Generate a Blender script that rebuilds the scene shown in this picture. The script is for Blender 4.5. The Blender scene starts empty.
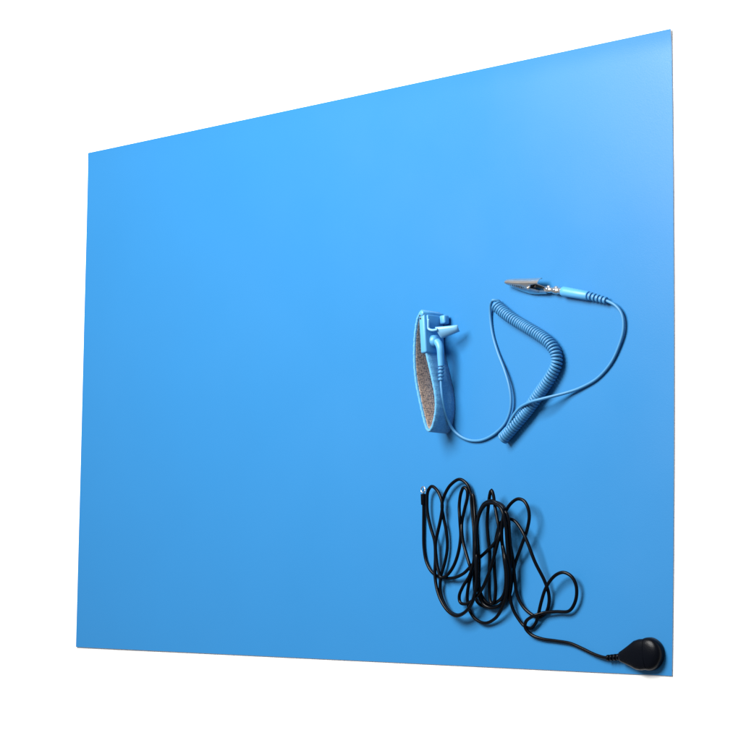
import bpy, bmesh, math, random
import numpy as np
from mathutils import Vector, Matrix, noise as mnoise

random.seed(7)
scene = bpy.context.scene
COL = scene.collection
MAT_W, MAT_H = 0.6, 0.4
TOP = 0.0010                       # height of the mat's upper face

# ------------------------------------------------------------------ camera
CAM = Vector((1.15376216, -0.14523341, 1.0839089 + TOP))
ROT = Matrix(((0.69630477, 0.05965274, 0.71526305),
              (0.01199192, 0.99543429, -0.09469301),
              (-0.71764606, 0.07451257, 0.69241029)))
FPX = 2235.4877
cd = bpy.data.cameras.new('camera')
cam = bpy.data.objects.new('camera', cd)
COL.objects.link(cam)
cam.matrix_world = Matrix.Translation(CAM) @ ROT.to_4x4()
cd.sensor_fit = 'HORIZONTAL'
cd.sensor_width = 36.0
cd.lens = FPX / 741.0 * 36.0
cd.clip_start = 0.01
cd.clip_end = 100.0
scene.camera = cam


def at(px, py, z=0.0):
    """point of the photograph at a height z (metres) above the mat's face"""
    d = ROT @ Vector(((px - 370.5) / FPX, -(py - 369.0) / FPX, -1.0))
    t = (TOP + z - CAM.z) / d.z
    return CAM + d * t


RN, CN = np.array(ROT), np.array(CAM)


def at_all(px, py, z):
    d = np.stack([(px - 370.5) / FPX, -(py - 369.0) / FPX, -np.ones_like(px)], 1) @ RN.T
    return CN + d * ((TOP + z - CN[2]) / d[:, 2])[:, None]


# ------------------------------------------------------------------ materials
def new_mat(name, base, rough=0.5, metal=0.0, spec=0.5, var=0.0, vscale=60.0,
            bump=0.0, bscale=900.0, sheen=0.0):
    m = bpy.data.materials.new(name)
    m.use_nodes = True
    nt = m.node_tree
    b = nt.nodes['Principled BSDF']
    b.inputs['Base Color'].default_value = (*base, 1)
    b.inputs['Roughness'].default_value = rough
    b.inputs['Metallic'].default_value = metal
    b.inputs['Specular IOR Level'].default_value = spec
    if sheen:
        b.inputs['Sheen Weight'].default_value = sheen
    tc = nt.nodes.new('ShaderNodeTexCoord')
    if var:
        n = nt.nodes.new('ShaderNodeTexNoise')
        n.inputs['Scale'].default_value = vscale
        n.inputs['Detail'].default_value = 6
        nt.links.new(tc.outputs['Object'], n.inputs['Vector'])
        mr = nt.nodes.new('ShaderNodeMapRange')
        mr.inputs['To Min'].default_value = 1 - var
        mr.inputs['To Max'].default_value = 1 + var
        nt.links.new(n.outputs['Fac'], mr.inputs['Value'])
        mx = nt.nodes.new('ShaderNodeMix')
        mx.data_type = 'RGBA'
        mx.blend_type = 'MULTIPLY'
        mx.inputs['Factor'].default_value = 1
        mx.inputs['A'].default_value = (*base, 1)
        nt.links.new(mr.outputs['Result'], mx.inputs['B'])
        nt.links.new(mx.outputs['Result'], b.inputs['Base Color'])
    if bump:
        n2 = nt.nodes.new('ShaderNodeTexNoise')
        n2.inputs['Scale'].default_value = bscale
        n2.inputs['Detail'].default_value = 3
        nt.links.new(tc.outputs['Object'], n2.inputs['Vector'])
        bp = nt.nodes.new('ShaderNodeBump')
        bp.inputs['Strength'].default_value = bump
        bp.inputs['Distance'].default_value = 0.0004
        nt.links.new(n2.outputs['Fac'], bp.inputs['Height'])
        nt.links.new(bp.outputs['Normal'], b.inputs['Normal'])
    return m


M_GROUND = new_mat('white_paper', (0.9, 0.9, 0.9), 0.9, spec=0.1, var=0.01, vscale=4)
M_MAT = new_mat('blue_rubber', (0.025, 0.182, 0.432), 0.36, spec=0.30, var=0.025, vscale=14,
                bump=0.10, bscale=1500)
M_BACK = new_mat('grey_rubber', (0.72, 0.73, 0.75), 0.7, var=0.1, vscale=80)
M_BLUE = new_mat('blue_plastic', (0.085, 0.34, 0.64), 0.42, spec=0.5, var=0.05, vscale=90)
M_CORD = new_mat('blue_vinyl', (0.048, 0.22, 0.445), 0.5, spec=0.5, var=0.05, vscale=120)
M_LEVER = new_mat('pale_blue_plastic', (0.17, 0.42, 0.68), 0.32, spec=0.6, var=0.04, vscale=150)
M_BLACK = new_mat('black_vinyl', (0.0012, 0.0018, 0.0035), 0.28, spec=0.13, var=0.15, vscale=200)
M_PLUG = new_mat('black_plastic', (0.0012, 0.002, 0.0045), 0.30, spec=0.12, var=0.15, vscale=120,
                 bump=0.15, bscale=1200)
M_METAL = new_mat('nickel_plated_steel', (0.84, 0.79, 0.74), 0.29, metal=1.0, var=0.12, vscale=300,
                  bump=0.15, bscale=500)
M_SPRING = new_mat('dark_steel', (0.08, 0.08, 0.085), 0.4, metal=0.8, var=0.1, vscale=300)

_nt = M_MAT.node_tree
_tc = _nt.nodes.new('ShaderNodeTexCoord')
_n = _nt.nodes.new('ShaderNodeTexNoise')
_n.inputs['Scale'].default_value = 9
_n.inputs['Detail'].default_value = 5
_mr = _nt.nodes.new('ShaderNodeMapRange')
_mr.inputs['To Min'].default_value = 0.24
_mr.inputs['To Max'].default_value = 0.48
_nt.links.new(_tc.outputs['Object'], _n.inputs['Vector'])
_nt.links.new(_n.outputs['Fac'], _mr.inputs['Value'])
_nt.links.new(_mr.outputs['Result'], _nt.nodes['Principled BSDF'].inputs['Roughness'])

# woven band: fine ribs across an elastic weave
def woven(name, base, dark, scale, bump):
    m = new_mat(name, base, 0.75, spec=0.2, sheen=0.15)
    nt = m.node_tree
    b = nt.nodes['Principled BSDF']
    tc = nt.nodes.new('ShaderNodeTexCoord')
    w = nt.nodes.new('ShaderNodeTexWave')
    w.wave_type = 'BANDS'
    w.bands_direction = 'Y'
    w.inputs['Scale'].default_value = scale
    w.inputs['Distortion'].default_value = 1.5
    w.inputs['Detail'].default_value = 2
    w2 = nt.nodes.new('ShaderNodeTexWave')
    w2.wave_type = 'BANDS'
    w2.bands_direction = 'Z'
    w2.inputs['Scale'].default_value = scale * 0.8
    w2.inputs['Distortion'].default_value = 2.5
    n = nt.nodes.new('ShaderNodeTexNoise')
    n.inputs['Scale'].default_value = 800
    for q in (w, w2, n):
        nt.links.new(tc.outputs['Object'], q.inputs['Vector'])
    a = nt.nodes.new('ShaderNodeMath'); a.operation = 'MULTIPLY'
    nt.links.new(w.outputs['Fac'], a.inputs[0]); nt.links.new(w2.outputs['Fac'], a.inputs[1])
    st = nt.nodes.new('ShaderNodeMapRange')
    st.inputs['From Min'].default_value = 0.36; st.inputs['From Max'].default_value = 0.66
    nt.links.new(n.outputs['Fac'], st.inputs['Value'])
    a2 = nt.nodes.new('ShaderNodeMath'); a2.operation = 'MULTIPLY_ADD'
    a2.inputs[1].default_value = 0.62
    nt.links.new(st.outputs['Result'], a2.inputs[0]); nt.links.new(a.outputs[0], a2.inputs[2])
    mx = nt.nodes.new('ShaderNodeMix'); mx.data_type = 'RGBA'
    mx.inputs['A'].default_value = (*dark, 1); mx.inputs['B'].default_value = (*base, 1)
    nt.links.new(a2.outputs[0], mx.inputs['Factor'])
    nt.links.new(mx.outputs['Result'], b.inputs['Base Color'])
    bp = nt.nodes.new('ShaderNodeBump')
    bp.inputs['Strength'].default_value = bump
    bp.inputs['Distance'].default_value = 0.0003
    nt.links.new(a2.outputs[0], bp.inputs['Height'])
    nt.links.new(bp.outputs['Normal'], b.inputs['Normal'])
    return m


M_BAND = woven('blue_woven_elastic', (0.13, 0.40, 0.66), (0.08, 0.29, 0.54), 420, 0.5)
M_LINING = woven('silver_conductive_weave', (1.0, 0.74, 0.56), (0.05, 0.07, 0.11), 380, 0.6)


# ------------------------------------------------------------------ object helpers
def link(name, me, parent=None, smooth=True):
    o = bpy.data.objects.new(name, me)
    COL.objects.link(o)
    if parent is not None:
        o.parent = parent
        o.matrix_parent_inverse = Matrix.Identity(4)
    if smooth:
        for p in me.polygons:
            p.use_smooth = True
    return o


def build(name, bm, mats, parent=None, smooth=True, origin=None, sharp=None):
    """bmesh in world coordinates -> one mesh object whose local frame is its parent's"""
    off = Vector((0, 0, 0))
    if parent is not None:
        off = WORLD[parent.name]
    elif origin is not None:
        off = origin
    bmesh.ops.recalc_face_normals(bm, faces=bm.faces)
    if sharp is not None:
        for e in bm.edges:
            if len(e.link_faces) == 2 and e.calc_face_angle(0) > math.radians(sharp):
                e.smooth = False
    bmesh.ops.translate(bm, verts=bm.verts, vec=-off)
    me = bpy.data.meshes.new(name)
    bm.to_mesh(me)
    bm.free()
    if not isinstance(mats, (list, tuple)):
        mats = [mats]
    for m in mats:
        me.materials.append(m)
    o = link(name, me, parent, smooth)
    WORLD[o.name] = off
    if parent is None:
        o.location = off
    return o


WORLD = {}


def empty(name, loc):
    o = bpy.data.objects.new(name, None)
    o.empty_display_size = 0.02
    COL.objects.link(o)
    o.location = loc
    WORLD[o.name] = Vector(loc)
    return o


def tag(o, label=None, cat=None, kind=None):
    if label: o['label'] = label
    if cat: o['category'] = cat
    if kind: o['kind'] = kind


def catmull(pts, step):
    """centripetal Catmull-Rom through pts (n x k array), resampled at about `step`"""
    P = np.array(pts, float)
    P = np.vstack([2 * P[0] - P[1], P, 2 * P[-1] - P[-2]])
    out = []
    for i in range(1, len(P) - 2):
        p0, p1, p2, p3 = P[i - 1:i + 3]
        t = [0.0]
        for a, b in ((p0, p1), (p1, p2), (p2, p3)):
            t.append(t[-1] + max(np.linalg.norm((b - a)[:2]), 1e-6) ** 0.5)
        for s in np.linspace(t[1], t[2], 14, endpoint=False):
            A1 = (t[1]-s)/(t[1]-t[0])*p0 + (s-t[0])/(t[1]-t[0])*p1
            A2 = (t[2]-s)/(t[2]-t[1])*p1 + (s-t[1])/(t[2]-t[1])*p2
            A3 = (t[3]-s)/(t[3]-t[2])*p2 + (s-t[2])/(t[3]-t[2])*p3
            B1 = (t[2]-s)/(t[2]-t[0])*A1 + (s-t[0])/(t[2]-t[0])*A2
            B2 = (t[3]-s)/(t[3]-t[1])*A2 + (s-t[1])/(t[3]-t[1])*A3
            out.append((t[2]-s)/(t[2]-t[1])*B1 + (s-t[1])/(t[2]-t[1])*B2)
    out.append(P[-2])
    out = np.array(out)
    return resample(out, step)


def resample(Q, step):
    Q = np.asarray(Q, float)
    d = np.r_[0, np.cumsum(np.linalg.norm(np.diff(Q, axis=0), axis=1))]
    n = max(2, int(round(d[-1] / step)) + 1)
    s = np.linspace(0, d[-1], n)
    return np.stack([np.interp(s, d, Q[:, k]) for k in range(Q.shape[1])], 1)


def tube(bm, pts, rad, seg=10, caps=True):
    pts = [Vector(p) for p in pts]
    n = len(pts)
    rads = rad if hasattr(rad, '__len__') else [rad] * n
    T = []
    for i in range(n):
        T.append((pts[min(i + 1, n - 1)] - pts[max(i - 1, 0)]).normalized())
    N = T[0].orthogonal().normalized()
    rings = []
    for i in range(n):
        N = (N - T[i] * N.dot(T[i]))
        N = N.normalized() if N.length > 1e-6 else T[i].orthogonal().normalized()
        B = T[i].cross(N)
        rings.append([bm.verts.new(pts[i] + (N * math.cos(a) + B * math.sin(a)) * rads[i])
                      for a in [2 * math.pi * k / seg for k in range(seg)]])
    for i in range(n - 1):
        for k in range(seg):
            bm.faces.new((rings[i][k], rings[i][(k + 1) % seg], rings[i + 1][(k + 1) % seg], rings[i + 1][k]))
    if caps:
        bm.faces.new(rings[0][::-1])
        bm.faces.new(rings[-1])
    return rings


def lathe(bm, origin, axis, prof, seg=32, squash=None):
    """prof: list of (distance along axis, radius)"""
    axis = Vector(axis).normalized()
    U = axis.orthogonal().normalized()
    if squash is not None:
        U = Vector(squash[0]); U = (U - axis * U.dot(axis)).normalized()
    V = axis.cross(U)
    k = 1.0 if squash is None else squash[1]
    rings = []
    for h, r in prof:
        rings.append([bm.verts.new(Vector(origin) + axis * h + U * r * math.cos(a) + V * r * k * math.sin(a))
                      for a in [2 * math.pi * i / seg for i in range(seg)]])
    for i in range(len(rings) - 1):
        for j in range(seg):
            bm.faces.new((rings[i][j], rings[i][(j + 1) % seg], rings[i + 1][(j + 1) % seg], rings[i + 1][j]))
    bm.faces.new(rings[0][::-1])
    bm.faces.new(rings[-1])


def boxb(bm, o, ax, ay, az, bevel=0.0, segs=2):
    """box from corner-centred frame: centre o, half-extent vectors"""
    vs = []
    for sx in (-1, 1):
        for sy in (-1, 1):
            for sz in (-1, 1):
                vs.append(bm.verts.new(o + ax * sx + ay * sy + az * sz))
    f = [(0, 1, 3, 2), (4, 6, 7, 5), (0, 4, 5, 1), (2, 3, 7, 6), (0, 2, 6, 4), (1, 5, 7, 3)]
    fs = [bm.faces.new([vs[i] for i in q]) for q in f]
    if bevel:
        es = list({e for q in fs for e in q.edges})
        bmesh.ops.bevel(bm, geom=es, offset=bevel, segments=segs, profile=0.5, affect='EDGES')


def ribbed(L, r, n, depth, taper=1.0):
    depth *= 1.35
    """profile of a grooved strain relief"""
    prof = []
    for i in range(n):
        a, b = L * i / n, L * (i + 1) / n
        w = b - a
        k0 = 1 + (taper - 1) * i / n
        prof += [(a + w * 0.02, (r - depth) * k0), (a + w * 0.30, (r - depth) * k0),
                 (a + w * 0.36, r * k0 * 0.97), (a + w * 0.5, r * k0), (a + w * 0.86, r * k0), (a + w * 0.95, r * k0 * 0.96)]
    prof.append((L, (r - depth) * taper))
    return prof


X, Y, Z = Vector((1, 0, 0)), Vector((0, 1, 0)), Vector((0, 0, 1))
mm = 0.001

# ------------------------------------------------------------------ ground
bm = bmesh.new()
v = [bm.verts.new((x, y, 0)) for x, y in ((-6, -6), (6, -6), (6, 6), (-6, 6))]
bm.faces.new(v)
g = build('ground', bm, M_GROUND, smooth=False)
tag(g, 'plain white surface under and around the blue mat', kind='structure')


# ------------------------------------------------------------------ mat
def mat_z(x, y):
    """gentle unevenness of a sheet that has been rolled up"""
    u, w = x / 0.3, y / 0.2
    z = 0.00020 * math.sin(2.2 * u + 0.7) * math.sin(1.7 * w + 0.4)
    z += 0.00016 * mnoise.noise(Vector((x * 9.0, y * 13.0, 0.3))) + 0.00005 * mnoise.noise(Vector((x * 26.0, y * 34.0, 4.3)))
    e = max(0.0, (y - 0.186) / 0.014)
    z += 0.0010 * e * e * (0.35 + 0.65 * max(0, u))
    return z


def sheet(z0, z1, shrink, nx=150, ny=100):
    bm = bmesh.new()
    top, bot = [], []
    for i in range(nx + 1):
        rt, rb = [], []
        for j in range(ny + 1):
            x = -0.3 + 0.6 * i / nx
            y = -0.2 + 0.4 * j / ny
            u, w = x / 0.3, y / 0.2
            x += 0.0018 * (1 - w * w) * max(0, u) ** 3      # right edge bows out a little
            x *= 1 - shrink / 0.3
            y *= 1 - shrink / 0.2
            dz = mat_z(x, y)
            rt.append(bm.verts.new((x, y, z1 + dz)))
            rb.append(bm.verts.new((x, y, z0 + max(dz, 0 if z0 > 0.0005 else 0.0) if z0 < 0.0005 else z0 + dz)))
        top.append(rt); bot.append(rb)
    for i in range(nx):
        for j in range(ny):
            bm.faces.new((top[i][j], top[i + 1][j], top[i + 1][j + 1], top[i][j + 1]))
            bm.faces.new((bot[i][j], bot[i][j + 1], bot[i + 1][j + 1], bot[i + 1][j]))
    for i in range(nx):
        bm.faces.new((top[i][0], bot[i][0], bot[i + 1][0], top[i + 1][0]))
        bm.faces.new((top[i][ny], top[i + 1][ny], bot[i + 1][ny], bot[i][ny]))
    for j in range(ny):
        bm.faces.new((top[0][j], top[0][j + 1], bot[0][j + 1], bot[0][j]))
        bm.faces.new((top[nx][j], bot[nx][j], bot[nx][j + 1], top[nx][j + 1]))
    return bm


mat_o = build('mat', sheet(0.0006, TOP, 0.0), M_MAT, sharp=40)
tag(mat_o, 'large flat rectangular blue rubber work mat lying on white', 'mat')
build('backing_layer', sheet(0.0001, 0.00059, 0.0001), M_BACK, mat_o, sharp=40)

# ------------------------------------------------------------------ wrist strap
BH = 18.0 * mm                                   # width of the band, standing on its edge
rim = [(421, 311), (417.5, 317), (415.2, 328), (414, 340), (413.6, 355), (414.2, 370), (416, 385), (418.6, 398),
       (421.2, 410), (423.8, 421), (426, 428), (428.2, 430.6), (430.6, 428), (433, 421), (434.8, 411), (435, 400),
       (433.8, 390), (431.8, 380), (429.6, 370), (427.2, 360), (425, 350), (423.2, 336), (422.4, 322), (421, 311)]
loop = catmull(rim, 1.0)[:-1]
loop3 = [at(p[0], p[1], BH) for p in loop]
strap = empty('wrist_strap', at(440, 372, 0))
tag(strap, 'light blue elastic wrist strap loop with grey inner weave, standing on edge on the mat', 'wrist strap')


def band_shell(pts, d_out, d_in, z0, z1):
    """closed band along pts; d_out/d_in offsets from the centre line, rounded rims"""
    bm = bmesh.new()
    n = len(pts)
    c = sum(pts, Vector()) / n
    area = sum(pts[i].x * pts[(i + 1) % n].y - pts[(i + 1) % n].x * pts[i].y for i in range(n))
    sgn = 1 if area > 0 else -1
    zr = (z1 - z0)
    prof = [(d_out, z0 + 0.0003), (d_out, z0 + zr * 0.25), (d_out, z0 + zr * 0.5), (d_out, z0 + zr * 0.75), (d_out, z1 - 0.0004),
            (d_out * 0.8 + d_in * 0.2, z1 - 0.0001), ((d_out + d_in) / 2, z1), (d_out * 0.2 + d_in * 0.8, z1 - 0.0001),
            (d_in, z1 - 0.0004), (d_in, z0 + zr * 0.75), (d_in, z0 + zr * 0.5), (d_in, z0 + zr * 0.25), (d_in, z0 + 0.0003),
            ((d_out + d_in) / 2, z0)]
    rings = []
    for i in range(n):
        t = (pts[(i + 1) % n] - pts[i - 1]); t.z = 0; t.normalize()
        nrm = Vector((t.y, -t.x, 0)) * sgn
        wob = 0.00018 * math.sin(i * 0.9) + 0.00012 * math.sin(i * 2.3)
        ring = []
        for d, z in prof:
            p = pts[i] + nrm * (d + (wob * 0.3 if d > 0 else 0))
            f = (z - z0) / zr
            p = Vector((p.x + (1 - f) * 0.0006, p.y - (1 - f) * 0.0004, TOP + z + wob * 0.4 * f))
            ring.append(bm.verts.new(p))
        rings.append(ring)
    m = len(prof)
    for i in range(n):
        a, b = rings[i], rings[(i + 1) % n]
        for k in range(m):
            bm.faces.new((a[k], a[(k + 1) % m], b[(k + 1) % m], b[k]))
    return bm


band = build('band', band_shell(loop3, 0.95 * mm, -0.75 * mm, 0.0002, BH), M_BAND, strap)
build('lining', band_shell(loop3, -0.70 * mm, -1.0 * mm, 0.0016, BH - 0.0014), M_LINING, band)

# clasp body: a plastic plate round the band, standing upright
ct, cb = at(421.4, 313.0, 19.2 * mm), at(423.6, 353.0, 19.2 * mm)
cdir = (ct - cb); cdir.z = 0
clen = cdir.length
cdir.normalize()
cout = Vector((cdir.y, -cdir.x, 0))                       # outwards, to +x
if cout.x < 0: cout = -cout
cc = (ct + cb) / 2
cc = Vector((cc.x, cc.y, TOP + 0.0006 + 9.6 * mm))
bm = bmesh.new()
boxb(bm, cc, cout * 2.7 * mm, cdir * (clen / 2), Z * 9.3 * mm, 1.3 * mm, 4)
# raised frame on the outer face, below the lever
boxb(bm, cc + cout * 3.2 * mm + cdir * 7.0 * mm, cout * 0.9 * mm, cdir * 5.2 * mm, Z * 7.2 * mm, 0.8 * mm, 3)
clasp = build('clasp', bm, M_BLUE, strap, sharp=35)
# hinge roll along the upper end of the clasp, with two moulded eyelets on its rim end
bm = bmesh.new()
hp = cc + cdir * (clen / 2 - 0.4 * mm) + cout * 0.6 * mm
lathe(bm, hp - Z * 9.5 * mm, Z, [(0, 1.5 * mm), (0.3 * mm, 1.9 * mm), (9 * mm, 1.9 * mm), (18.8 * mm, 1.9 * mm), (19.2 * mm, 1.5 * mm)], 20)
build('hinge_roll', bm, M_BLUE, clasp, sharp=50)
bm = bmesh.new()
for k, (du, dv) in enumerate(((-1.6, 1.0), (-3.6, -0.4))):
    lathe(bm, cc + cdir * (clen / 2 + du * mm) - cout * (0.9 + 0.2 * dv) * mm + Z * 9.0 * mm, Z, [(0, 0.75 * mm), (0.45 * mm, 0.75 * mm), (0.5 * mm, 0.6 * mm)], 14)
build('rivet', bm, M_SPRING, clasp, sharp=40)
# lug near the mat at the upper end
bm = bmesh.new()
lug = at(446, 319.5, 4.0 * mm)
boxb(bm, lug - cout * 1.5 * mm, cout * 2.6 * mm, cdir * 3.1 * mm, Z * 2.6 * mm, 1.3 * mm, 3)
build('lug', bm, M_BLUE, clasp, sharp=35)
# opened lever: a thick curved tongue standing out from the clasp
A = at(435.0, 327.0, 17.0 * mm); B = at(457.8, 324.8, 9.5 * mm)
C_ = at(459.6, 331.6, 7.5 * mm); D = at(441.4, 339.0, 12.5 * mm)
bm = bmesh.new()
nu, nv = 14, 8
nrm = ((B - A).cross(D - A)).normalized()
if nrm.z < 0: nrm = -nrm
grids = []
for side in (0, 1):
    gr = []
    for i in range(nu + 1):
        row = []
        for j in range(nv + 1):
            u, w = i / nu, j / nv
            p = (A * (1 - u) + B * u) * (1 - w) + (D * (1 - u) + C_ * u) * w
            p = p + nrm * (0.9 * mm * math.sin(math.pi * w) + 0.5 * mm * math.sin(math.pi * u) - 0.6 * mm * w * w)
            e = min(u, 1 - u, w, 1 - w)
            th = 0.8 * mm * min(1.0, 0.25 + e * 8)
            row.append(bm.verts.new(p + nrm * (th if side else -th)))
        gr.append(row)
    grids.append(gr)
lo, hi = grids
for i in range(nu):
    for j in range(nv):
        bm.faces.new((hi[i][j], hi[i + 1][j], hi[i + 1][j + 1], hi[i][j + 1]))
        bm.faces.new((lo[i][j], lo[i][j + 1], lo[i + 1][j + 1], lo[i + 1][j]))
for i in range(nu):
    for j in (0, nv):
        bm.faces.new((hi[i][j], hi[i + 1][j], lo[i + 1][j], lo[i][j]))
for j in range(nv):
    for i in (0, nu):
        bm.faces.new((hi[i][j], hi[i][j + 1], lo[i][j + 1], lo[i][j]))
lever = build('lever', bm, M_LEVER, clasp)
# arm joining lever and clasp: a bent strip down the outer face and out to the lever
bm = bmesh.new()
a0 = at(428.5, 319.0, 18.3 * mm); a1 = at(428.6, 328.6, 18.0 * mm); a2 = at(437.5, 329.5, 17.0 * mm); a3 = at(444, 329, 14.5 * mm)
pp = catmull([tuple(a0), tuple(at(428.3, 325, 18.2 * mm)), tuple(a1), tuple(at(432, 330.2, 17.6 * mm)), tuple(a2)], 0.0008)
tube(bm, [Vector(p) for p in pp], 0.9 * mm, 10)
build('lever_arm', bm, M_LEVER, clasp)

# ------------------------------------------------------------------ blue coiled cord
cord = empty('coiled_cord', at(530, 372, 0))
tag(cord, 'light blue cord with a tight coiled middle, ending in a metal crocodile clip', 'cord')
# press-on head over the strap's stud
hc = at(434.6, 341.0, 11.5 * mm)
p1 = at(440.2, 348.5, 12.5 * mm)
p2 = at(441.2, 366.0, 12.0 * mm)
p3 = at(441.0, 380.5, 12.2 * mm)
bm = bmesh.new()
lathe(bm, hc - cout * 4.0 * mm, cout, [(0, 3.6 * mm), (1.2 * mm, 4.2 * mm), (3.5 * mm, 4.4 * mm), (5.6 * mm, 4.0 * mm), (6.8 * mm, 3.1 * mm), (7.5 * mm, 1.7 * mm), (7.7 * mm, 0.4 * mm)], 28)
ax = (p2 - p1)
neck = catmull([tuple(at(437.0, 341.5, 12.0 * mm)), tuple(at(438.9, 344.2, 12.3 * mm)), tuple(p1), tuple(p1.lerp(p2, 0.5)), tuple(p2)], 0.0007)
nn = len(neck)
tube(bm, [Vector(p) for p in neck], [(2.65 - 0.5 * i / nn) * mm for i in range(nn)], 18)
snap = build('snap_plug', bm, M_BLUE, cord, sharp=50)
bm = bmesh.new()
lathe(bm, p2, p3 - p2, ribbed((p3 - p2).length, 2.2 * mm, 4, 0.75 * mm, 0.85), 18)
build('strain_relief', bm, M_CORD, snap, sharp=40)

WR = 1.02 * mm
lead1 = [(441.0, 379.5, 12.2), (441.4, 388, 12.4), (442.4, 398, 12.2), (444.6, 410, 10.0), (448.4, 421, 6.0), (453.5, 430, 2.6), (461, 436.5, 1.3),
         (470, 440.2, 1.1), (480, 440.4, 1.1), (489, 437.2, 1.1), (498, 431, 1.2), (505.5, 422.5, 1.6), (510, 411, 2.4), (511, 399, 3.0),
         (509, 385, 3.2), (504.5, 370, 2.8), (498, 353, 1.6), (493, 336, 1.1), (490.6, 320, 1.3), (490.2, 309, 2.2), (491.0, 303.5, 3.6), (493.0, 300.2, 5.6)]
coil_px = [(495.2, 304.4), (503, 311.5), (510.7, 317.4), (524, 325.6), (538, 334.2), (549, 342.5), (555.5, 352.5), (556.6, 363), (551, 376),
           (539.5, 393), (527, 411), (513, 427.5), (501.5, 440)]
lead2 = [(501.6, 437.0, 6.6), (505.2, 431.2, 7.0), (509.6, 422.4, 7.2), (514.2, 414.2, 7.8), (520.5, 407.2, 8.4), (530, 402.2, 9.8), (541, 399.2, 9.0), (557, 395.2, 5.4),
         (568, 392.2, 3.0), (580, 388, 1.7), (597, 378.5, 1.2), (610.5, 363.5, 1.3), (619.3, 345, 1.6), (623.4, 329, 2.0), (622, 314.5, 2.4), (615.5, 305.5, 2.9), (606.5, 300.6, 3.2), (603, 299.4, 3.3)]


def px_path(pts, step):
    q = catmull([(a, b, c) for a, b, c in pts], 0.6)
    w = [tuple(at(a, b, c * mm)) for a, b, c in q]
    return [Vector(p) for p in resample(w, step)]


CR = 3.15 * mm
cc3 = catmull([tuple(at(a, b, CR + WR + 0.1 * mm)) for a, b in coil_px], 0.0004)
L = np.r_[0, np.cumsum(np.linalg.norm(np.diff(cc3, axis=0), axis=1))]
pitch = 2.02 * mm
turns = L[-1] / pitch
N = int(turns * 18)
hel = []
rc = random.Random(3)
for i in range(N + 1):
    s = L[-1] * i / N
    # uneven pitch and diameter, as in a cord that has been used
    s2 = min(L[-1], max(0, s + 0.5 * mm * math.sin(s * 95) + 0.25 * mm * math.sin(s * 310)))
    p = Vector([np.interp(s2, L, cc3[:, k]) for k in range(3)])
    q = Vector([np.interp(min(s2 + 0.002, L[-1]), L, cc3[:, k]) for k in range(3)])
    r_ = Vector([np.interp(max(s2 - 0.002, 0), L, cc3[:, k]) for k in range(3)])
    t = (q - r_).normalized()
    side = t.cross(Z).normalized()
    up = side.cross(t)
    ph = 2 * math.pi * (i - (N - 6)) / 18 - 0.3
    rr = CR * (1 + 0.035 * math.sin(s * 140 + 1))
    hel.append(p + side * rr * math.cos(ph) + up * rr * math.sin(ph))
l1 = px_path(lead1, 0.0009)
l2 = px_path(lead2, 0.0009)
# join the leads to the helix ends
bridge1 = catmull([tuple(l1[-3]), tuple(l1[-1]), tuple(hel[4]), tuple(hel[7])], 0.0006)
bridge2 = catmull([tuple(hel[-9]), tuple(hel[-7]), tuple((hel[-7] + l2[1]) / 2 + Z * 0.4 * mm - X * 0.3 * mm), tuple(l2[3]), tuple(l2[5])], 0.0005)
bm = bmesh.new()
tube(bm, l1[:-2] + [Vector(p) for p in bridge1], WR, 10)
tube(bm, [Vector(p) for p in bridge2] + l2[6:], WR, 10)
build('straight_lead', bm, M_CORD, cord)
bm = bmesh.new()
tube(bm, hel[6:-6], 0.93 * mm, 9)
build('coil', bm, M_CORD, cord)

# crocodile clip and its plug
bA = at(562.5, 291.2, 3.5 * mm)       # front of the blue sleeve
bB = at(588.5, 295.8, 3.4 * mm)
bC = at(606.5, 300.6, 3.2 * mm)
ud = (bA - bB); ud.z = 0; ulen = ud.length; ud.normalize()
bm = bmesh.new()
lathe(bm, bB, ud, [(0, 2.7 * mm), (0.5 * mm, 3.05 * mm), (ulen * 0.5, 3.1 * mm), (ulen * 0.85, 3.25 * mm), (ulen - 0.6 * mm, 3.2 * mm), (ulen, 2.8 * mm)], 24)
sleeve = build('plug_sleeve', bm, M_BLUE, cord, sharp=50)
bm = bmesh.new()
lathe(bm, bB, bC - bB, ribbed((bC - bB).length, 2.75 * mm, 5, 0.95 * mm, 0.78), 20)
build('strain_relief', bm, M_CORD, sleeve, sharp=40)

clip = empty('crocodile_clip', bA)
clip.parent = cord
clip.location = bA - WORLD[cord.name]
WORLD[clip.name] = Vector(bA)
tilt = math.radians(44)
yd = Vector((-ud.y, ud.x, 0))
if yd.y < 0: yd = -yd
vd = yd * math.cos(tilt) + Z * math.sin(tilt)
wd = ud.cross(vd).normalized()
if wd.z < 0: wd = -wd
tip = at(505.6, 281.4, 4.2 * mm)
axis_u = tip - bA
ulen2 = axis_u.length
ud2 = axis_u.normalized()
vd = (vd - ud2 * vd.dot(ud2)).normalized()
wd = ud2.cross(vd).normalized()
if wd.z < 0: wd = -wd


def P(u, v, w):       # mm from the tip towards the cord, opening direction, width
    return tip - ud2 * u * mm + vd * v * mm + wd * w * mm


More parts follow.
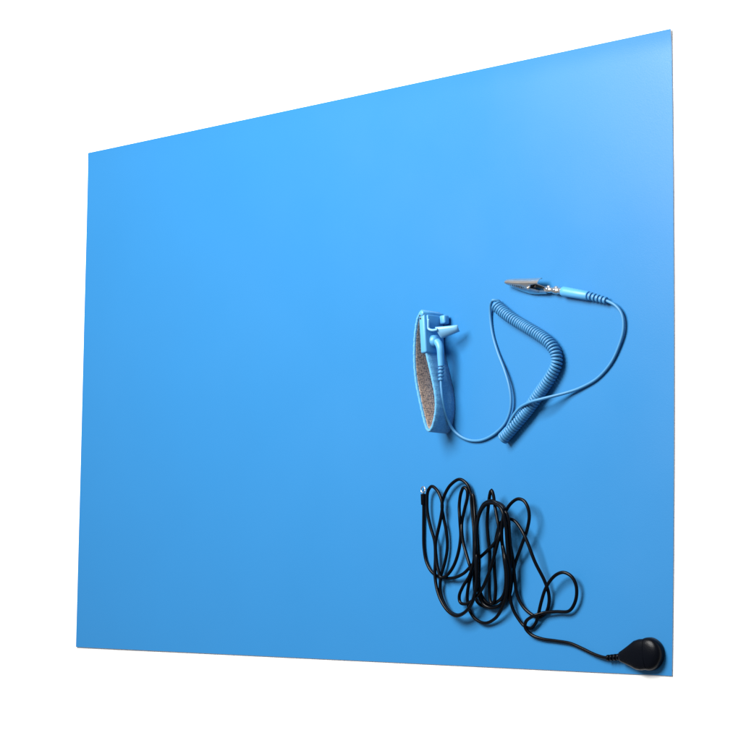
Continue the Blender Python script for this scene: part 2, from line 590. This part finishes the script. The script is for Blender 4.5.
def channel(stations, sign, tooth_to):
    """folded sheet jaw: back plate with two flanges; stations = (u, back v, half width, flange depth)"""
    bm = bmesh.new()
    th = 0.45
    st = []
    us = np.array([s[0] for s in stations])
    uu = np.linspace(us[0], us[-1], 90)
    rows = []
    for i, u in enumerate(uu):
        v, hw, fl = (float(np.interp(u, us, [s[k] for s in stations])) for k in (1, 2, 3))
        if u < tooth_to:
            fl += (0.5 if i % 5 < 3 else -0.5)
        fl = max(fl, 0.05)
        r = min(0.9, hw * 0.5)
        out = []
        for (w, d) in ((-hw, fl), (-hw, min(r, fl)), (-hw + r * 0.3, r * 0.3 if fl > 0.3 else 0.02), (-hw + r, 0), (0, -0.25), (hw - r, 0), (hw - r * 0.3, r * 0.3 if fl > 0.3 else 0.02), (hw, min(r, fl)), (hw, fl)):
            out.append((w, d))
        inn = [(w * (1 - th / max(hw, 0.6)), d + (th if abs(w) < hw * 0.8 else th * 0.5 if abs(d - fl) > 1e-6 else 0)) for w, d in out[::-1]]
        row = [bm.verts.new(P(u, v - sign * d, w)) for w, d in out + inn]
        rows.append(row)
    m = len(rows[0])
    for a, b in zip(rows[:-1], rows[1:]):
        for k in range(m):
            bm.faces.new((a[k], a[(k + 1) % m], b[(k + 1) % m], b[k]))
    bm.faces.new(rows[0]); bm.faces.new(rows[-1][::-1])
    return bm


build('jaw', channel([(0, 0.7, 1.5, 0.7), (1.5, 1.2, 2.0, 1.2), (8, 2.3, 2.5, 1.9), (16, 3.5, 2.7, 2.6), (20, 4.2, 2.8, 4.6), (24, 4.9, 2.8, 4.6), (26, 5.3, 2.9, 1.6), (33.0, 6.6, 2.9, 1.0)], 1, 19), M_METAL, clip, sharp=40)
build('jaw', channel([(0.3, -0.6, 1.4, 0.6), (2, -1.5, 1.9, 1.4), (8, -2.8, 2.4, 2.2), (16, -4.4, 2.6, 3.2), (21, -5.0, 2.7, 5.6), (26, -4.8, 2.7, 4.8), (31, -4.0, 2.5, 3.2), (37, -3.0, 2.3, 2.6)], -1, 19), M_METAL, clip, sharp=40)
bm = bmesh.new()
lathe(bm, P(22.3, 0, -3.7), wd, [(0, 0.9 * mm), (0.2 * mm, 1.2 * mm), (0.6 * mm, 1.2 * mm), (0.65 * mm, 0.7 * mm), (6.8 * mm, 0.7 * mm), (6.85 * mm, 1.2 * mm), (7.2 * mm, 1.2 * mm), (7.4 * mm, 0.8 * mm)], 16)
build('pivot_pin', bm, M_METAL, clip, sharp=40)
bm = bmesh.new()
sp = []
for i in range(5 * 14):
    a = 2 * math.pi * i / 14
    sp.append(P(22.3 + 1.6 * math.cos(a), 1.6 * math.sin(a), -2.2 + 4.4 * i / 70))
tube(bm, [P(31, 5.6, -2.2), P(27, 3.8, -2.2)] + sp + [P(27, -2.6, 2.2), P(31, -1.8, 2.2)], 0.42 * mm, 8)
build('spring', bm, M_SPRING, clip)
# crimp barrel: rolled tube with folded ears, ending inside the blue sleeve
bm = bmesh.new()
endu = ulen2 / mm
prof = []
barrel = [(35.0, 1.7), (36, 2.0), (39, 2.05), (40, 1.75), (41.5, 1.75), (42.5, 2.25), (46, 2.35), (47, 2.0), (48, 2.0), (49, 2.5), (endu - 0.6, 2.55), (endu + 3, 2.3)]
o0 = P(35.0, -1.0, 0)
bd = (bA - o0).normalized()
lathe(bm, o0, bd, [((u - 35.0) * mm, r * mm) for u, r in barrel], 22)
for u0, u1, a0 in ((36.5, 39, 1.0), (42.8, 45.6, 1.2), (49.5, 52.5, 1.1)):
    for s in (-1, 1):
        cpt = o0 + bd * ((u0 + u1) / 2 - 35) * mm + (vd * math.cos(a0 * 0.5) + wd * s * math.sin(a0 * 0.5)) * 2.25 * mm
        boxb(bm, cpt, bd * (u1 - u0) / 2 * mm, wd * 0.75 * mm, vd * 0.4 * mm, 0.2 * mm, 1)
build('crimp_barrel', bm, M_METAL, clip, sharp=40)

# ------------------------------------------------------------------ black grounding cord
gcord = empty('grounding_cord', at(500, 570, 0))
tag(gcord, 'black cable bundled in tangled loops with a round black plug at its end', 'cord')
BR = 1.12 * mm
raw = """423.6 500 2.0;423.7 512 1.6;423.6 530 1.4;424 548 1.3;426.5 562 1.3;432 572 1.6;440 577.2 3;453 578 4;463.5 573.5 5;472 565 7;481 556.5 8;488 550 9;495 542.5 9.5;501 527 10;505 513 10;510.5 504 9.5;517.5 499 9.5;523.5 500.5 9.5;527.5 506.5 9.5;529.3 516 9;527 530 8;521 547 6;515 564 5;512 580 4;509.5 595 3;503.5 604.5 2;494 607.3 1.5;484.5 606.5 1.5;477.5 602 2;474.6 590 3;474.3 575 4;474.2 557 4.5;474 534 4;473 511 3.5;471 494 3.5;466.5 483.5 4;459.5 479.3 4;451 484.5 4;445 494 4;442 505 4;443.5 517 3.5;446.6 533 3;447.3 548 2.5;445 562 2.5;441 576 3;440.3 590 3.5;444.5 604 4;451 612.3 5;458 615 5.5;465 612 6;471.5 604 7;475.5 590 8;477 573 9;477.3 550 9;475.8 527 8;477.5 518 7.5;481 510.5 7;485.5 505 7;491.5 502 7.5;499 503.3 8;504.3 508 8;507 520 8;509 538 7.5;512.5 557 6.5;514.6 577 5;517 594 3.5;523 606.5 2.5;531 614 2;538.5 617.2 2;546 612.5 2.5;549 603 3;548.6 593 3.5;544.6 581 5;535 562 8;527.5 542.5 9;521 529 9;514 520.5 8.5;507 518.6 8;500.5 523 8.5;496.8 535 9;494.4 552 9;494.6 572 8;495.6 588 6;494.3 601 4;491.8 604 3.5;489.8 598 4;489.3 585 5;489.3 570 6;489.8 552 7;488.2 538 7.5;487.2 522 7.5;488.5 505 8;489.8 495 9.5;491.4 490 10;493.2 494.5 10;494.8 505 10;497.5 520 10.5;501 538 11;505 557 11;507.4 576 10;506.6 593 8;502.5 607 6;495 618.5 3;485 623.2 2;475 618.5 2;469 608.5 3;467.2 597 4.5;468.8 584 6;471.2 573 7;467.2 557 6.5;463 541 5.5;461.8 524 5;464.6 509 5;467.4 497 5;466.8 489.5 5;464 487.3 5;461.3 492 5;459.3 505 5;459.9 521 5;460.6 537 5;457.7 555 4.5;452.5 568 4;446 576 4;441 577.5 4.5;438 569 5;436.2 557 5;435.6 543 5;438 531 5;441 517 5.5;442.3 505 5.5;440.2 496 5.5;436.5 489.5 5;431.7 486.3 4.5;428 491 4;427 502 4;427.6 513 4;430.6 527 4;434.6 541 4;435.4 557 4;435 575 4.5;437 589 5;442 602.5 6;449 612 7;456.5 616 7.5;464 613 8.5;471 604.5 10;476 588 11;477 566 12;476 540 11;474.7 510 9.5;473.6 497 9;472.4 493.6 9;471.4 499 9;472.6 515 9.5;474.5 540 10;474 560 10;469.5 575.6 8;463 586.5 5;459.3 596 4;460.6 602.8 3.5;466 604 4;473 600 6;481 590.6 8;487.5 577 10;492.5 562 11.5;498 541.5 12;501.5 530 12;504.3 518 12;503.5 508.5 11.5;498.5 504 11;491.5 500.8 10.5;484.5 503.5 10;479.8 511.5 10;477.2 525 10;478 545 10;479.2 563 9;478.8 580 7;481 594 4;487.5 603 2.5;496 602.5 3;503.5 595 5;506 577 8;503.8 556 10;501.7 537 12;502.6 520 13;505.2 511.5 13;508 517 13;509.3 532 12;510.6 557 10;509.5 577 7;506 596 4;499 605.5 2.5;491 608 2;483 603.5 3;478.3 590 6;476.3 570 10;475.8 550 12;476.4 530 13;479.6 514 13;485.6 504.6 13;493 503.2 13;500.4 507.6 13.5;505 521 13.5;507 543 12.5;508.6 562 10.5;510.3 577 8;509.8 595 5.5;513 609 3.5;518.5 619 2.5;525 626.5 1.8;531 628.2 1.6;535.5 623.5 2.2;538 616 3.5;541 603 5.5;545 590 6.5;550 581 7;556.5 574.6 7;563.5 572.4 6.5;571.5 576.5 5.5;576.3 586.5 4.5;575.4 601 3.5;569 611 2.8;556 611.7 2.5;543 613 3.2;531.5 617 4.2;526 621.5 4;525.2 627.5 3.4;531 634.5 1.8;541.5 638.8 1.3;556 641 1.2;570 643.4 1.3;582 648.5 1.5;594 654.3 2.0;603 657.3 2.6;608.5 658 3.0"""
key = [tuple(float(t) for t in q.split()) for q in raw.split(';')]
path = catmull(key, 1.7)                      # pixel path + height in mm
z = path[:, 2] * mm
z0 = z.copy()
n = len(path)
idx = np.arange(n)
fixed = np.zeros(n, bool)
fixed[:6] = True
fixed[-6:] = True
Dm = 2 * BR * 1.02
for it in range(140):
    pts = at_all(path[:, 0], path[:, 1], z)
    d = np.sqrt((pts[:, None, 0] - pts[None, :, 0]) ** 2 + (pts[:, None, 1] - pts[None, :, 1]) ** 2)
    far = np.abs(idx[:, None] - idx[None, :]) > 7
    dz = z[:, None] - z[None, :]
    hit = far & (d < Dm) & (d * d + dz * dz < Dm * Dm)
    need = np.sqrt(np.maximum(Dm * Dm - d * d, 0)) - np.abs(dz)
    sg = np.where(dz == 0, np.sign(idx[:, None] - idx[None, :]), np.sign(dz))
    push = np.where(hit, need * sg, 0)
    cnt = np.maximum(hit.sum(1), 1)
    dzp = push.sum(1) / cnt * 0.55
    dzp[fixed] = 0
    z = z + dzp
    z = z + (0.01 if it < 110 else 0.0) * (z0 - z)
    k = np.array([1, 2, 1.0]) / 4
    zs = np.convolve(np.pad(z, 1, mode='edge'), k, 'valid')
    lam = 0.5 if it < 125 else 0.15
    z = np.where(fixed, z, z * (1 - lam) + zs * lam)
    z = np.maximum(z, BR + 0.05 * mm)
for q in range(6):
    zs = np.convolve(np.pad(z, 2, mode='edge'), np.array([1, 4, 6, 4, 1]) / 16, 'valid')
    z = np.where(fixed, z, zs)
cable = catmull(at_all(path[:, 0], path[:, 1], z), 0.0011)
bm = bmesh.new()
tube(bm, [Vector(p) for p in cable], BR, 10)
wire = build('cable', bm, M_BLACK, gcord)

# ring terminal and its crimp sleeve at the free end
bm = bmesh.new()
ts = at(423.4, 493.8, 2.0 * mm); te = at(423.7, 505.0, 1.8 * mm)
lathe(bm, te, ts - te, [(0, 1.5 * mm), (0.5 * mm, 1.85 * mm), ((ts - te).length * 0.6, 1.9 * mm), ((ts - te).length - 0.3 * mm, 1.9 * mm), ((ts - te).length, 1.4 * mm)], 16)
build('crimp_sleeve', bm, M_BLACK, gcord, sharp=50)
bm = bmesh.new()
rcx = at(423.1, 489.8, 2.2 * mm)
rx, ry = X * 2.35 * mm + Z * 0.5 * mm, Y * 2.1 * mm
tube(bm, [rcx + rx * math.cos(a) + ry * math.sin(a) for a in [2 * math.pi * i / 26 for i in range(27)]], 0.42 * mm, 8)
build('ring_terminal', bm, M_METAL, gcord)

# round plug that presses onto the mat's stud in the corner
pc = at(652.2, 653.9, 0.0)
r = 10.1
bm = bmesh.new()
prof = [(0.25, r - 0.9), (0.5, r - 0.2), (1.4, r + 0.1), (3.9, r - 0.05), (5.2, r - 0.5), (6.2, r - 1.5), (6.9, r - 2.9), (7.3, r - 4.5), (7.55, r - 6.5), (7.72, 2.0), (7.73, 0.2)]
lathe(bm, pc, Z, [(a * mm, b * mm) for a, b in prof], 64)
plug = build('round_plug', bm, M_PLUG, gcord, sharp=50)
# tapering tail of the plug
tE = at(620.5, 657.0, 3.0 * mm)
tS = at(607.3, 658.0, 3.0 * mm)
s0 = pc + Z * 4.4 * mm
axd = (tE - s0)
Lt = axd.length
bm = bmesh.new()
sec = [(0.05, 9.4, 3.5), (0.25, 9.6, 3.7), (0.42, 9.0, 3.7), (0.55, 7.6, 3.5), (0.66, 6.4, 3.4), (0.78, 5.2, 3.1), (0.9, 4.0, 2.85), (0.98, 3.3, 2.6), (1.0, 2.8, 2.2)]
ad = axd.normalized()
sdv = ad.cross(Z).normalized()
upv = sdv.cross(ad)
rings = []
for f, a, b in sec:
    c = s0 + axd * f
    ring = []
    for i in range(28):
        t = 2 * math.pi * i / 28
        cx, sx = math.cos(t), math.sin(t)
        cx = math.copysign(abs(cx) ** 0.75, cx); sx = math.copysign(abs(sx) ** 0.75, sx)
        p = c + sdv * a * mm * cx + upv * b * mm * sx
        p.z = max(p.z, TOP + 0.2 * mm)
        ring.append(bm.verts.new(p))
    rings.append(ring)
for a, b in zip(rings[:-1], rings[1:]):
    for i in range(28):
        bm.faces.new((a[i], a[(i + 1) % 28], b[(i + 1) % 28], b[i]))
bm.faces.new(rings[0][::-1]); bm.faces.new(rings[-1])
build('plug_tail', bm, M_PLUG, plug, sharp=60)
bm = bmesh.new()
lathe(bm, tE + (tE - tS).normalized() * 0.3 * mm, tS - tE, ribbed((tS - tE).length + 0.3 * mm, 2.25 * mm, 4, 0.7 * mm, 0.85), 20)
build('strain_relief', bm, M_PLUG, plug, sharp=40)

# ------------------------------------------------------------------ light
w = bpy.data.worlds.new('World')
scene.world = w
w.use_nodes = True
bg = w.node_tree.nodes['Background']
bg.inputs['Color'].default_value = (1.0, 0.99, 0.98, 1)
bg.inputs['Strength'].default_value = 0.23

ld = bpy.data.lights.new('softbox', 'AREA')
ld.shape = 'RECTANGLE'
ld.size = 0.62
ld.size_y = 0.55
ld.energy = 29.0
ld.color = (1.0, 0.985, 0.96)
lo_ = bpy.data.objects.new('softbox', ld)
COL.objects.link(lo_)
lo_.location = (-0.02, 0.53, 0.90)
lo_.rotation_euler = (Vector((0.25, -0.15, 0)) - lo_.location).to_track_quat('-Z', 'Y').to_euler()

scene.view_settings.view_transform = 'Standard'
scene.view_settings.look = 'None'
scene.view_settings.exposure = 0
scene.view_settings.gamma = 1
scene.render.engine = 'CYCLES'
scene.cycles.max_bounces = 8
